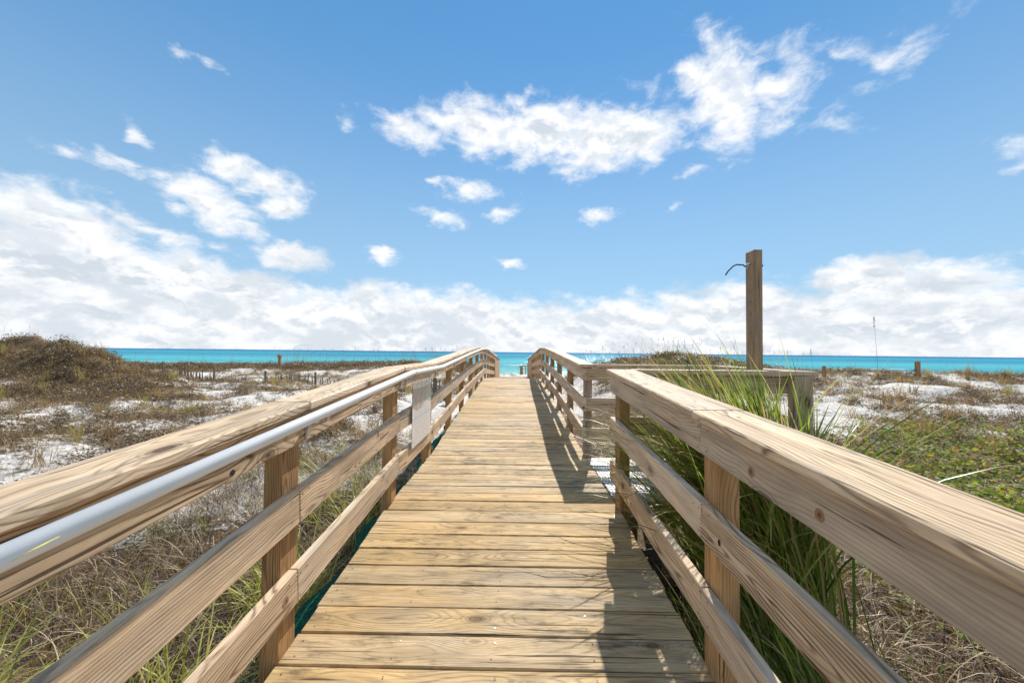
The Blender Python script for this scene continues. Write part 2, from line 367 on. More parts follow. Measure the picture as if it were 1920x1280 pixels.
# ------------------------------------------------------------------ object helpers
def link(name, me, mat=None, parent=None):
    o = bpy.data.objects.new(name, me); C.objects.link(o)
    if mat and me is not None and not me.materials: me.materials.append(mat)
    if parent is not None: o.parent = parent
    return o
def tag(o, label=None, cat=None, group=None, kind=None):
    if label: o['label'] = label
    if cat: o['category'] = cat
    if group: o['group'] = group
    if kind: o['kind'] = kind
    return o
def thing(name, label, cat, loc=(0, 0, 0), group=None):
    o = bpy.data.objects.new(name, None); C.objects.link(o); o.location = loc; o.empty_display_size = .2
    bpy.context.view_layer.update()
    return tag(o, label, cat, group)
_boxes = {}
def box_mesh(L, W, H, bev=.004, mat=None, warp=0.0, key=0, segs=1):
    k = (round(L, 3), round(W, 3), round(H, 3), bev, mat.name if mat else '', warp, key)
    if k in _boxes: return _boxes[k]
    bm = bmesh.new(); bmesh.ops.create_cube(bm, size=1)
    bmesh.ops.scale(bm, vec=(L, W, H), verts=bm.verts)
    if segs > 1:
        es = [e for e in bm.edges if abs(e.verts[0].co.x-e.verts[1].co.x) > L*.5]
        bmesh.ops.subdivide_edges(bm, edges=es, cuts=segs-1, use_grid_fill=True)
    if bev:
        es = [e for e in bm.edges if len(e.link_faces) == 2 and e.calc_face_angle(0) > .5]
        bmesh.ops.bevel(bm, geom=es, offset=bev, segments=1, affect='EDGES', profile=.5)
    if warp:
        ph = random.random()*6; ph2 = random.random()*6
        for v in bm.verts:
            v.co.y += warp*math.sin(v.co.x/L*5+ph); v.co.z += warp*.6*math.sin(v.co.x/L*4+ph2)
    me = bpy.data.meshes.new('board'); bm.to_mesh(me); bm.free()
    if mat: me.materials.append(mat)
    _boxes[k] = me; return me
def place(o, loc, X, Z=(0, 0, 1), parent=None):
    """orient local X (grain) along X and local Z near Z; children of un-rotated Empties at parent loc"""
    X = Vector(X).normalized(); Z = Vector(Z); Y = Z.cross(X).normalized(); Z = X.cross(Y)
    m = Matrix((X, Y, Z)).transposed().to_4x4(); m.translation = Vector(loc)
    if o.parent is not None: m = Matrix.Translation(-o.parent.matrix_world.translation) @ m
    o.matrix_local = m if o.parent is None else m
    return o
def lumber(name, parent, a, b, W, H, mat, up=(0, 0, 1), bev=.004, warp=0.0, key=0, segs=1):
    """board from point a to point b; W across (local Y), H along up (local Z); a and b are on its centre line"""
    a = Vector(a); b = Vector(b)
    me = box_mesh((b-a).length, W, H, bev, mat, warp, key, segs)
    o = link(name, me, None, parent); place(o, (a+b)/2, b-a, up); return o
def pl(y, pts):
    return float(np.interp(y, [p[0] for p in pts], [p[1] for p in pts]))

# ------------------------------------------------------------------ terrain
def vnoise(x, y, seed=0):
    xi = np.floor(x).astype(np.int64); yi = np.floor(y).astype(np.int64); fx = x-xi; fy = y-yi
    fx = fx*fx*(3-2*fx); fy = fy*fy*(3-2*fy)
    def h(i, j):
        n = (i*374761393 + j*668265263 + seed*144665) & 0x7fffffff
        n = ((n ^ (n >> 13))*1274126177) & 0x7fffffff
        return ((n ^ (n >> 16)) & 0xffff)/65535.0
    a = h(xi, yi); b = h(xi+1, yi); c = h(xi, yi+1); d = h(xi+1, yi+1)
    return (a*(1-fx)+b*fx)*(1-fy)+(c*(1-fx)+d*fx)*fy
def fbm(x, y, o=4, seed=0):
    s = 0; a = .5; t = 0
    for i in range(o):
        s = s+a*vnoise(x*2**i, y*2**i, seed+i); t += a; a *= .5
    return s/t
def sm(x, a, b):
    t = np.clip((x-a)/(b-a), 0, 1); return t*t*(3-2*t)
DECK = [(-3, -1.7225), (3.5, -1.30), (4.95, -1.30), (8.15, -1.115), (13.6, -.905), (26, -1.60)]
CAP = [(-3, -.5625), (3.5, -.14), (4.95, -.14), (8.15, .015), (10.8, .125), (12.6, .15), (13.6, .125), (26, -.47)]
def H(x, y):
    x = np.asarray(x, float); y = np.asarray(y, float)
    ctr = np.interp(y, [-6, 0, 5, 14, 26, 40, 50, 60, 73, 90, 140], [-2.3, -2.2, -2.1, -1.85, -2.05, -2.45, -2.85, -3.3, -4.02, -4.8, -6])
    beach = np.interp(y, [0, 44, 52, 60, 73, 90, 140], [9, 9, -2.75, -3.3, -4.02, -4.8, -6])
    # left flat and far ridge
    ridge_h = np.interp(x, [-60, -38, -25, -10, -5, -2], [-1.75, -1.85, -1.75, -1.35, -1.4, -2.3])
    lf = np.interp(y, [-6, 3, 8, 14, 24], [-2.15, -2.08, -1.92, -1.75, -2.02])
    lf = np.where(y > 24, lf+(ridge_h-lf)*sm(y, 24, 40), lf)
    lf = np.where(y > 43, lf+(-2.9-lf)*sm(y, 43, 52), lf)
    dune = 2.30*sm(-x-.85*(y-20), 15.6, 24)*np.exp(-((y-20.5)/np.where(y < 20.5, 3.1, 4.8))**2)*(1+.9*(fbm(x*.42, y*.42, 4, 5)-.5))
    lf = lf+dune
    # right field rising to a crest at y ~ 18
    rc = np.interp(x, [2, 12, 18, 24, 40], [-1.0, -.95, -.84, -.86, -.84])
    rf = np.interp(y, [-6, 2, 6], [-2.2, -2.12, -1.95])
    rf = np.where(y > 6, rf+(rc-rf)*np.clip((y-6)/12, 0, 1)**1.0, rf)
    rf = np.where(y > 18.5, rc+(-3.3-rc)*sm(y, 18.5, 40), rf)
    rf = rf+(.75*np.exp(-((x-8.3)/4.3)**2-((y-20.5)/3.2)**2))
    wl = sm(-x, 1.6, 4.2); wr = sm(x, 1.4, 4.0)
    z = ctr+(lf-ctr)*wl; z = z+(rf-z)*wr
    z = np.minimum(z, np.where(y > 50, beach, 99))
    veg = 1-sm(y, 46, 56)
    z = z+veg*((fbm(x*.55, y*.55, 4, 3)-.5)*.50+(fbm(x*2.1, y*2.1, 3, 9)-.5)*.26)
    # keep clear of the boardwalk
    dk = np.interp(y, [p[0] for p in DECK], [p[1] for p in DECK])
    near = (1-sm(np.abs(x+.08), 1.4, 2.6))*(y < 27.5)
    lim = dk-.42
    z = np.where(near > 0, z-np.maximum(z-lim, 0)*near, z)
    plat = (x > .8)&(x < 2.9)&(y > 3.2)&(y < 5.3)
    z = np.where(plat, np.minimum(z, -1.85), z)
    return z+CZ

def stretch(n, lo, hi, c, p=2.2):
    t = np.linspace(-1, 1, n); s = np.sign(t)*np.abs(t)**p
    return np.where(s < 0, c+(-s)*(lo-c), c+s*(hi-c))
xs = stretch(420, -140, 140, 0, 2.3)
ys = -6+np.linspace(0, 1, 420)**2.0*150
XX, YY = np.meshgrid(xs, ys); ZZ = H(XX, YY)
def grid_mesh(name, XX, YY, ZZ, mat):
    ny, nx = XX.shape
    me = bpy.data.meshes.new(name)
    co = np.stack([XX, YY, ZZ], -1).reshape(-1, 3)
    idx = np.arange(nx*ny).reshape(ny, nx)
    q = np.stack([idx[:-1, :-1], idx[:-1, 1:], idx[1:, 1:], idx[1:, :-1]], -1).reshape(-1, 4)
    me.vertices.add(len(co)); me.vertices.foreach_set('co', co.ravel())
    me.loops.add(q.size); me.loops.foreach_set('vertex_index', q.ravel())
    me.polygons.add(len(q)); me.polygons.foreach_set('loop_start', np.arange(0, q.size, 4))
    me.polygons.foreach_set('use_smooth', np.ones(len(q), bool))
    me.update(calc_edges=True); me.materials.append(mat); return me
gm = grid_mesh('sand', XX, YY, ZZ, M['sand'])
def cover(x, y):
    return fbm(x*.42, y*.62, 4, 21)*.72+fbm(x*1.5, y*2.1, 3, 31)*.42-.07      # about .5 on average
def litter(x, y):
    dd = np.hypot(x, y)
    nearw = .75*(1-sm(dd, 4.0, 8.0))+.75*(1-sm(dd, 8.0, 14.5))*(x > 0)+.10*(1-sm(dd, 8, 16))*(x < 0)
    left_dune = .62*sm(-x-.8*(y-20), 15.5, 19.5)*np.exp(-((y-19)/5)**2)
    ridge = .6*np.exp(-((y-39)/5)**2)*(x < -3)
    beach = -1.5*sm(y, 44, 50)
    mound = .25*np.exp(-((x-8.3)/4.3)**2-((y-20.5)/3.2)**2)+.2*np.exp(-((y-18.3)/1.2)**2)*(x > 10)
    return .22+nearw+left_dune+ridge+beach+mound+1.45*(cover(x, y)-.5)
at = gm.attributes.new('litter', 'FLOAT', 'POINT'); at.data.foreach_set('value', litter(XX, YY).ravel().astype(np.float32))
tag(link('sand_ground', gm), kind='structure')

# sea
sxs = np.concatenate([-np.geomspace(30000, 60, 40), np.linspace(-50, 50, 21), np.geomspace(60, 30000, 40)])
sys_ = np.concatenate([np.linspace(64, 200, 60), np.geomspace(210, 40000, 60)])
SX, SY = np.meshgrid(sxs, sys_)
tag(link('sea_water', grid_mesh('sea', SX, SY, np.zeros_like(SX), M['sea'])), kind='structure')
# foam rims at the water's edge
def ribbon_mesh(name, pts_a, pts_b, mat):
    n = len(pts_a); XXr = np.array([[p[0] for p in pts_a], [p[0] for p in pts_b]])
    YYr = np.array([[p[1] for p in pts_a], [p[1] for p in pts_b]]); ZZr = np.array([[p[2] for p in pts_a], [p[2] for p in pts_b]])
    return grid_mesh(name, XXr, YYr, ZZr, mat)
M['foam'] = simple('wave_foam', (.8, .84, .84), .6, 0, (1.5, (.6, .68, .68)))
for yb, wd in ((74.5, 1.0), (82.0, .8), (97, 1.2), (120, 1.4)):
    u = np.linspace(-120, 120, 300)
    ya = yb+(fbm(u*.06, u*0+yb, 4, 2)-.5)*5; wv = wd*np.clip((fbm(u*.15, u*0+yb*3, 3, 8)-.35)*4, .05, 1.6)
    me = grid_mesh('foam', np.stack([u, u]), np.stack([ya, ya+wv]), np.full((2, 300), .03), M['foam'])
    o = link('breaking_wave', me); tag(o, kind='structure')

# ------------------------------------------------------------------ boardwalk deck
XL, XR = -1.06, .893
dz = lambda y: pl(y, DECK)+CZ
cz = lambda y: pl(y, CAP)+CZ
deck = thing('boardwalk', 'weathered timber boardwalk of cross planks rising over the dune towards the sea', 'boardwalk', (-.084, 0, dz(0)))
PIT, PW, PT = .188, .1825, .038
protos = [box_mesh(XR-XL+random.uniform(-.012, .012), PW-random.uniform(0, .003), PT, .005, M['deck'], .0022, k, 8) for k in range(9)]
y = -1.2; i = 0; nails = []
while y < 26:
    z0, z1 = dz(y), dz(y+PIT)
    ext = random.uniform(-.010, .010)
    o = link('deck_plank', protos[i % 9 if random.random() < .5 else random.randrange(9)], None, deck)
    flip = 1 if random.random() < .5 else -1
    place(o, ((XL+XR)/2+ext, y+PIT/2, (z0+z1)/2-PT/2+random.uniform(-.0015, .0015)), (flip, random.uniform(-.0012, .0012), random.uniform(-.001, .001)),
          (0, -(z1-z0), PIT))
    if y < 9:
        for nx in (XL+.06, -.55, -.084, .38, XR-.08):
            for q in (.045, .14):
                nails.append((nx+random.uniform(-.012, .012), y+q+random.uniform(-.008, .008), z0+(z1-z0)*q/PIT+.0022, random.random()))
    y += PIT; i += 1
def discs(name, pts, r, mat, parent):
    bm = bmesh.new()
    for (x, y, z, _) in pts:
        c = bm.verts.new((x, y, z+.0008)); ring = [bm.verts.new((x+r*math.cos(a*R(60)), y+r*math.sin(a*R(60)), z)) for a in range(6)]
        for k in range(6): bm.faces.new((c, ring[k], ring[(k+1) % 6]))
    me = bpy.data.meshes.new(name); bm.to_mesh(me); bm.free(); me.materials.append(mat)
    o = link(name, me, None, parent); o.matrix_local = Matrix.Translation(-parent.matrix_world.translation); o['kind'] = 'stuff'; return o
discs('nail_head', [n for n in nails if n[3] > .10], .0042, M['nail'], deck)
discs('bright_nail_head', [n for n in nails if n[3] <= .05], .0055, M['nailw'], deck)
ND = [p[0] for p in DECK if p[0] > -3]
ND = [-1.2]+ND
for xx in (-1.0, -.084, .83):
    for a, b in zip(ND[:-1], ND[1:]):
        lumber('joist', deck, (xx, a, dz(a)-PT-.105), (xx, b, dz(b)-PT-.105), .04, .20, M['post'])
for yy in np.arange(1.0, 26, 2.4):
    lumber('cross_beam', deck, (-1.0, yy+.1, dz(yy)-.30), (.84, yy+.1, dz(yy)-.30), .05, .14, M['post'])

# ------------------------------------------------------------------ railings
RT = .044
BOARDS = [(-.046, .148), (-.412, .16), (-.780, .16)]   # top below cap top, height
def bend(side_x, ys_, par, names=('top_rail_board', 'middle_rail_board', 'lower_rail_board'), joints=(), cap_x=None, warp=.0015, skip=()):
    """boards through the profile nodes between ys_[0] and ys_[-1]"""
    nodes = sorted(set([ys_[0], ys_[-1]]+[p[0] for p in CAP if ys_[0] < p[0] < ys_[-1]]+[j for j in joints if ys_[0] < j < ys_[-1]]))
    for a, b in zip(nodes[:-1], nodes[1:]):
        tap = [min(1, 1-.0) for _ in (a, b)]
        for (nm, (dt, hh)) in zip(names, BOARDS):
            def zc(yv):
                k = (cz(yv)-dz(yv))/1.16
                if yv > 13.6: k = 1.0
                return cz(yv)+dt*k-hh/2
            sk = [s for s in skip if s[0] == nm and s[1] > a and s[1] < b]
            bb = sk[0][1] if sk else b
            lumber(nm, par, (side_x, a+.0015, zc(a)), (side_x, bb-.0015, zc(bb)), RT, hh, M['rail'], warp=warp, key=random.random(), segs=6)
            if sk and sk[0][2] < b: lumber(nm, par, (side_x, sk[0][2], zc(sk[0][2])), (side_x, b-.0015, zc(b)), RT, hh, M['rail'], key=random.random())
        if cap_x:
            c0, c1 = cap_x
            e = random.uniform(-.004, .004)
            lumber('cap_board', par, ((c0+c1)/2+e, a+.001, cz(a)-.0195), ((c0+c1)/2+e, b-.001, cz(b)-.0195), abs(c1-c0), .039, M['cap'], bev=.006, warp=warp, key=random.random(), segs=6)
def post(par, x0, x1, y0, y1, ztop, zbot=None, mat='post', name='post'):
    if zbot is None: zbot = float(H((x0+x1)/2, (y0+y1)/2))-.35
    # local X vertical
    me = box_mesh(ztop-zbot, y1-y0, x1-x0, .004, M[mat], 0, 0)
    o = link(name, me, None, par); place(o, ((x0+x1)/2, (y0+y1)/2, (ztop+zbot)/2), (0, 0, 1), (1, 0, 0)); return o

LI = -1.007                                     # inner face of left rails
left = thing('wooden_railing', 'long left hand timber railing with flat cap and three side boards', 'railing', (LI-.05, 0, dz(0)))
bend(LI-RT/2, (-1.1, 19.6), left, joints=(1.885,), cap_x=(-.968, -1.150), skip=())
bend(LI-RT/2, (19.6, 26), left, cap_x=(-.968, -1.150))
for yy in (.18, 1.81, 3.43, 4.90, 6.52, 8.12, 9.75, 11.35, 12.95, 14.5, 16.1, 17.7, 19.3, 20.9, 22.5, 24.1, 25.8):
    post(left, LI-RT-.086, LI-RT-.001, yy, yy+.14, cz(yy)-.045)
for k in range(14):
    yy = 19.9+k*.44
    lumber('end_board', left, (LI+.02, yy, dz(yy)+.02), (LI+.02, yy, cz(yy)-.20), .43, .03, M['rail'], up=(1, 0, 0), bev=.003)

RI = .835                                       # inner face of right rails
rn = thing('wooden_railing', 'right hand timber railing nearest the viewer, ending beside the rinse platform', 'railing', (RI+.05, 0, dz(0)))
bend(RI+RT/2, (-1.1, 3.5), rn, joints=(1.80,), cap_x=(.797, 1.040))
for yy in (.06, 1.72, 3.345):
    post(rn, RI+RT+.001, RI+RT+.088, yy, yy+.14, cz(yy)-.045)
rf = thing('wooden_railing', 'right hand timber railing climbing away beyond the rinse platform', 'railing', (RI+.05, 5, dz(5)))
bend(RI+RT/2, (4.86, 26), rf, cap_x=(.797, .985))
for yy in (4.98, 6.55, 8.15, 9.75, 11.35, 12.95, 14.5, 16.1, 17.7, 19.3, 20.9, 22.5, 24.1, 25.8):
    post(rf, RI+RT+.001, RI+RT+.088, yy, yy+.14, cz(yy)-.045, mat='post' if yy > 5 else 'greypost')
for k in range(14):
    yy = 19.9+k*.44
    lumber('end_board', rf, (RI-.02, yy, dz(yy)+.02), (RI-.02, yy, cz(yy)-.20), .43, .03, M['rail'], up=(1, 0, 0), bev=.003)

def face_disc(name, y, z, side, ry, rz, mat, par, seg=16, proud=.0012):
    """flat elliptical disc lying on the inner face of a side board (side = +1 left railing, -1 right railing)"""
    x = (LI+proud) if side > 0 else (RI-proud)
    bm = bmesh.new(); c = bm.verts.new((0, 0, 0))
    ring = [bm.verts.new((0, ry*math.cos(a*2*math.pi/seg), rz*math.sin(a*2*math.pi/seg))) for a in range(seg)]
    for k in range(seg):
        f = bm.faces.new((c, ring[k], ring[(k+1) % seg]) if side > 0 else (c, ring[(k+1) % seg], ring[k]))
    me = bpy.data.meshes.new(name); bm.to_mesh(me); bm.free(); me.materials.append(mat)
    o = link(name, me, None, par); o.location = Vector((x, y, z+CZ))-par.matrix_world.translation; return o
def mat_knot():
    m, t, b = new_mat('pine_knot')
    co = t.node('ShaderNodeTexCoord').outputs['Object']
    x, y, z = t.sep(co); d = t.vm('LENGTH', co)
    n = t.noise(co, 60, 3, .6)[0]
    f = t.m('ADD', t.m('MULTIPLY', d, 1/.022), t.m('MULTIPLY', t.m('SUBTRACT', n, .5), .35))
    c = t.ramp(f, [(0, (.06, .028, .014)), (.28, (.16, .075, .035)), (.5, (.30, .16, .08)), (.72, (.24, .13, .07)), (.9, (.46, .31, .19)), (1, (.54, .40, .28))])
    setb(t, b, Base_Color=c, Roughness=.7); return m
M['knot'] = mat_knot(); M['hole'] = simple('knot_hole_black', (.012, .009, .007), .95)
for (yy, zz, sd, par) in ((1.415, -.412, -1, rn), (1.10, -.435, -1, rn), (.82, -.40, -1, rn), (1.788, -1.116, 1, left), (2.53, -1.054, 1, left), (2.95, -.62, 1, left)):
    face_disc('knot', yy, zz, sd, .023, .019, M['knot'], par)
face_disc('knot_hole', 1.424, -.441, 1, .013, .011, M['hole'], left)
face_disc('knot_hole', 1.635, -.762, -1, .010, .013, M['hole'], rn)
def screws(par, side, ys):
    bm = bmesh.new(); x = (LI+.0015) if side > 0 else (RI-.0015)
    for yp in ys:
        for (dt, hh) in BOARDS:
            for q in (.028, hh-.03):
                for e in ((-.03, .03) if q < .05 else (-.026,)):
                    yy = yp+e+random.uniform(-.006, .006); z = cz(yy)+dt*(cz(yy)-dz(yy))/1.16-q+random.uniform(-.006, .006)
                    ring = [bm.verts.new((x, yy+.0045*math.cos(a*R(60)), z+.0045*math.sin(a*R(60)))) for a in range(6)]
                    bm.faces.new(ring if side > 0 else ring[::-1])
    me = bpy.data.meshes.new('screw_head'); bm.to_mesh(me); bm.free(); me.materials.append(M['nail'])
    o = link('screw_head', me, None, par); o.matrix_local = Matrix.Translation(-par.matrix_world.translation); o['kind'] = 'stuff'
screws(left, 1, [.25, 1.84, 1.93, 3.47, 3.53, 4.97, 6.59, 8.19, 9.8]); screws(rn, -1, [.13, 1.76, 1.84, 3.41]); screws(rf, -1, [5.05, 6.6, 8.2, 9.8])

# handrail pipe on the left
hr = thing('metal_handrail', 'round satin grey metal handrail pipe bracketed to the left railing', 'handrail', (-.9, 0, cz(0)))
def tube(name, pts, r, mat, parent, seg=14, closed_ends=True):
    pts = [Vector(p) for p in pts]; bm = bmesh.new(); rings = []
    for i, p in enumerate(pts):
        d = (pts[min(i+1, len(pts)-1)]-pts[max(i-1, 0)]).normalized()
        u = d.cross(Vector((0, 0, 1)) if abs(d.z) < .9 else Vector((1, 0, 0))).normalized(); v = u.cross(d)
        rr = r[i] if isinstance(r, (list, tuple)) else r
        rings.append([bm.verts.new(p+rr*(math.cos(a*2*math.pi/seg)*u+math.sin(a*2*math.pi/seg)*v)) for a in range(seg)])
    for a, b in zip(rings[:-1], rings[1:]):
        for k in range(seg): f = bm.faces.new((a[k], a[(k+1) % seg], b[(k+1) % seg], b[k])); f.smooth = True
    if closed_ends: bm.faces.new(rings[0][::-1]); bm.faces.new(rings[-1])
    bmesh.ops.recalc_face_normals(bm, faces=bm.faces)
    me = bpy.data.meshes.new(name); bm.to_mesh(me); bm.free(); me.materials.append(mat)
    o = link(name, me, None, parent)
    if parent is not None: o.matrix_local = Matrix.Translation(-parent.matrix_world.translation)
    return o
PX = -.905; PZ = lambda y: cz(y)-.052
ynodes = [-1.0, 3.2, 3.42, 3.5, 3.58, 3.8, 4.75, 4.87, 4.95, 5.03, 5.2, 8.15, 10.8, 12.4, 13.2, 13.8, 16, 19.5]
i0 = 4
tube('pipe', [(PX, yy, PZ(yy)) for yy in ynodes], .0235, M['pipe'], hr, 24)
tube('coupling', [(PX, 3.56, PZ(3.56)), (PX, 3.585, PZ(3.585))], .0248, M['bracket'], hr, 20)
M['yellow'] = simple('yellow_paint', (.75, .65, .03), .5)
tube('paint_scuff', [(PX+.0232*math.cos(a_), yy, PZ(yy)+.0232*math.sin(a_)) for yy, a_ in ((.700, -.10), (.735, .02), (.775, .12))], [.0004, .0013, .0004], M['yellow'], hr, 6)
def bracket(yy):
    z = PZ(yy)
    pth = [(PX, yy, z-.022), (PX-.005, yy, z-.048), (PX-.03, yy, z-.058), (LI+.03, yy, z-.062), (LI+.012, yy, z-.075), (LI+.006, yy, z-.11)]
    bm = bmesh.new(); wdt = .017; th = .004; rows = []
    for i, p in enumerate(pth):
        p = Vector(p); q = Vector(pth[min(i+1, len(pth)-1)])-Vector(pth[max(i-1, 0)]); n = Vector((q.z, 0, -q.x)).normalized()*th
        rows.append([bm.verts.new(p+Vector((0, s*wdt, 0))+n*t) for s, t in ((-1, -1), (1, -1), (1, 1), (-1, 1))])
    for a, b in zip(rows[:-1], rows[1:]):
        for k in range(4): bm.faces.new((a[k], a[(k+1) % 4], b[(k+1) % 4], b[k]))
    bm.faces.new(rows[0]); bm.faces.new(rows[-1])
    bmesh.ops.recalc_face_normals(bm, faces=bm.faces)
    me = bpy.data.meshes.new('bracket'); bm.to_mesh(me); bm.free(); me.materials.append(M['bracket'])
    o = link('bracket', me, None, hr); o.matrix_local = Matrix.Translation(-hr.matrix_world.translation)
    pts = []
    for zz in (z-.085, z-.125):
        pass
    pp = lumber('bracket_plate', hr, (LI+.0035, yy, z-.13), (LI+.0035, yy, z-.045), .04, .005, M['bracket'], up=(1, 0, 0), bev=.001)
for yy in (.3, 1.93, 3.50, 3.66, 5.05, 6.6, 8.2, 9.8, 11.4): bracket(yy)

# ------------------------------------------------------------------ notice board on the left railing
sg = thing('notice_board', 'printed notice board with a beach picture above lines of small text', 'sign', (LI+.01, 4.27, CZ-.63))
bm = bmesh.new(); bmesh.ops.create_cube(bm, size=1); bmesh.ops.scale(bm, vec=(.83, .008, .635), verts=bm.verts)
bmesh.ops.bevel(bm, geom=list(bm.edges), offset=.0015, segments=1, affect='EDGES')
me = bpy.data.meshes.new('panel'); bm.to_mesh(me); bm.free(); me.materials.append(M['sign'])
pn = link('panel', me, None, sg); pn.rotation_euler = (0, 0, R(90)); pn.location = (.006, 0, 0)
for sy1 in (-.36, .36):
    for szz in (-.26, .28):
        o = tube('screw', [(LI+.016, 4.27+sy1, CZ-.63+szz), (LI+.024, 4.27+sy1, CZ-.63+szz)], .007, M['bracket'], sg, 8)

# ------------------------------------------------------------------ rinse platform with its rails and shower post
pf = thing('rinse_platform', 'low grey perforated platform opening off the right side of the walk', 'platform', (1.7, 4.3, CZ-1.30))
PXE = 2.56
for k in range(10):
    y0 = 3.575+k*.142
    me = box_mesh(PXE-.905, .136, .03, .003, M['grating'], 0, 0)
    o = link('grating_plank', me, None, pf); place(o, ((PXE+.905)/2, y0+.068, CZ-1.30-.017), (1, 0, 0))
lumber('fascia_board', pf, (.95, 3.553, CZ-1.40), (PXE, 3.553, CZ-1.40), .04, .18, M['greypost'])
lumber('fascia_board', pf, (.95, 5.03, CZ-1.44), (PXE, 5.03, CZ-1.44), .04, .18, M['greypost'])
for xx in (.97, 1.75, 2.5): lumber('joist', pf, (xx, 3.58, CZ-1.42), (xx, 5.0, CZ-1.42), .04, .18, M['post'])
for xx in (1.02, 2.42):
    post(pf, xx, xx+.09, 3.59, 3.73, CZ-1.34, name='support_post'); post(pf, xx, xx+.09, 4.85, 4.99, CZ-1.34, name='support_post')

pr = thing('platform_railing', 'timber railing boxing in the rinse platform on three sides behind the tall grass', 'railing', (1.7, 4.95, CZ-1.30))
CT = CZ-.14
YB = 4.93
for nm, (dt, hh) in zip(('top_rail_board', 'middle_rail_board', 'lower_rail_board'), BOARDS):
    lumber(nm, pr, (RI+RT+.002, YB-.024, CT+dt-hh/2), (2.50, YB-.024, CT+dt-hh/2), RT, hh, M['rail'], key=random.random(), warp=.001, segs=4)
    lumber(nm, pr, (2.475, YB-.048, CT+dt-hh/2), (2.475, 3.55, CT+dt-hh/2), RT, hh, M['rail'], key=random.random(), warp=.001, segs=4)
    if nm != 'lower_rail_board':
        lumber(nm, pr, (.972, 3.525, CT+dt-hh/2-.004), (2.54, 3.525, CT+dt-hh/2-.004), RT, hh, M['rail'], key=random.random(), warp=.001, segs=4)
lumber('cap_board', pr, (.988, YB+.02, CT-.0195), (2.62, YB+.02, CT-.0195), .175, .039, M['cap'], bev=.006, key=.3)
lumber('cap_board', pr, (2.53, YB-.07, CT-.0195), (2.53, 3.62, CT-.0195), .15, .039, M['cap'], bev=.006, key=.4)
lumber('cap_board', pr, (1.045, 3.53, CT-.0195), (2.62, 3.53, CT-.0195), .175, .039, M['cap'], bev=.006, key=.5)
post(pr, 1.62, 1.71, 3.549, 3.69, CT-.045); post(pr, 2.385, 2.545, 3.41, 3.50, CT-.042, mat='rail')
post(pr, 1.62, 1.71, 4.935, 5.07, CT-.045); post(pr, 2.41, 2.50, 4.935, 5.07, CT-.045, mat='greypost')

sp = thing('shower_post', 'tall upright timber post with a bent black spout near its top', 'shower post', (2.41, 4.01, CZ-1.30))
post(sp, 2.362, 2.45, 3.94, 4.08, CZ+1.045, CZ-1.30, mat='showerwood', name='timber_post')
zc_ = CZ+.905
tube('spout', [(2.362, 4.03, zc_-.01), (2.33, 4.03, zc_-.012), (2.31, 4.03, zc_+.004), (2.24, 4.02, zc_+.006), (2.20, 4.015, zc_-.012), (2.15, 4.01, zc_-.06), (2.115, 4.0, zc_-.105)], .0068, M['black'], sp, 10)
tube('pipe_clamp', [(2.355, 4.05, zc_+.012), (2.355, 3.98, zc_+.012)], .010, M['bracket'], sp, 8)
tube('water_pipe', [(2.40, 4.095, zc_+.04), (2.40, 4.095, CZ-1.28)], .010, M['bracket'], sp, 8)
tube('wall_flange', [(2.352, 4.03, zc_-.01), (2.362, 4.03, zc_-.01)], .022, M['bracket'], sp, 12)
tube('hose_hook', [(2.448, 3.99, zc_), (2.475, 3.99, zc_-.004), (2.478, 3.99, zc_-.02)], .010, M['black'], sp, 8)
tube('pull_chain', [(2.455, 4.0, zc_-.02), (2.458, 4.0, zc_-.2)], .004, M['bracket'], sp, 6)
tube('valve_stub', [(2.45, 3.99, zc_-.63), (2.468, 3.99, zc_-.63)], .009, M['black'], sp, 8)

# teal netting beside the deck
u = np.linspace(2.1, 8.0, 60); v = np.linspace(0, 1, 7)
UU, VV = np.meshgrid(v, u)
NX = -1.085-UU*.26*(.6+.4*np.sin(VV*3.1)**2); NZ = np.maximum(H(NX, VV)+.03, np.interp(VV, [p[0] for p in DECK], [p[1] for p in DECK])+CZ-.13-UU*.16)+.03*fbm(UU*6, VV*4, 3, 4)
nt = link('ground_netting', grid_mesh('ground_netting', NX, VV, NZ, M['net']))
tag(nt, 'dark teal netting laid along the left edge of the walk under the railing', 'netting')

# ------------------------------------------------------------------ blades
def blades(root, az, L, th0, th1, wid, tone, nseg=3, side=None):
    """root (n,3); az heading of bend; th0, th1 angle from vertical at foot and tip"""
    n = len(L); t = np.linspace(0, 1, nseg+1)
    co = np.zeros((n, nseg+1, 3)); co[:, 0] = root
    for k in range(nseg):
        tm = (t[k]+t[k+1])/2; th = th0+(th1-th0)*tm**1.3
        d = np.stack([np.sin(az)*np.sin(th), np.cos(az)*np.sin(th), np.cos(th)], -1)
        co[:, k+1] = co[:, k]+d*(L/nseg)[:, None]
    sa = az+np.pi/2 if side is None else side
    s = np.stack([np.sin(sa), np.cos(sa), np.zeros(n)], -1)
    V = []; 
    for k in range(nseg):
        wk = (wid*(1-.55*t[k]**2)*(.6+.4*min(1, k+.3)))[:, None]*.5
        V += [co[:, k]-s*wk, co[:, k]+s*wk]
    V.append(co[:, nseg])
    V = np.stack(V, 1); nv = V.shape[1]
    F = []
    for k in range(nseg-1):
        F += [(2*k, 2*k+1, 2*k+3), (2*k, 2*k+3, 2*k+2)]
    F.append((2*nseg-2, 2*nseg-1, 2*nseg))
    F = np.array(F); idx = (np.arange(n)*nv)[:, None, None]+F[None]
    return V.reshape(-1, 3), idx.reshape(-1, 3), np.repeat(tone, nv)
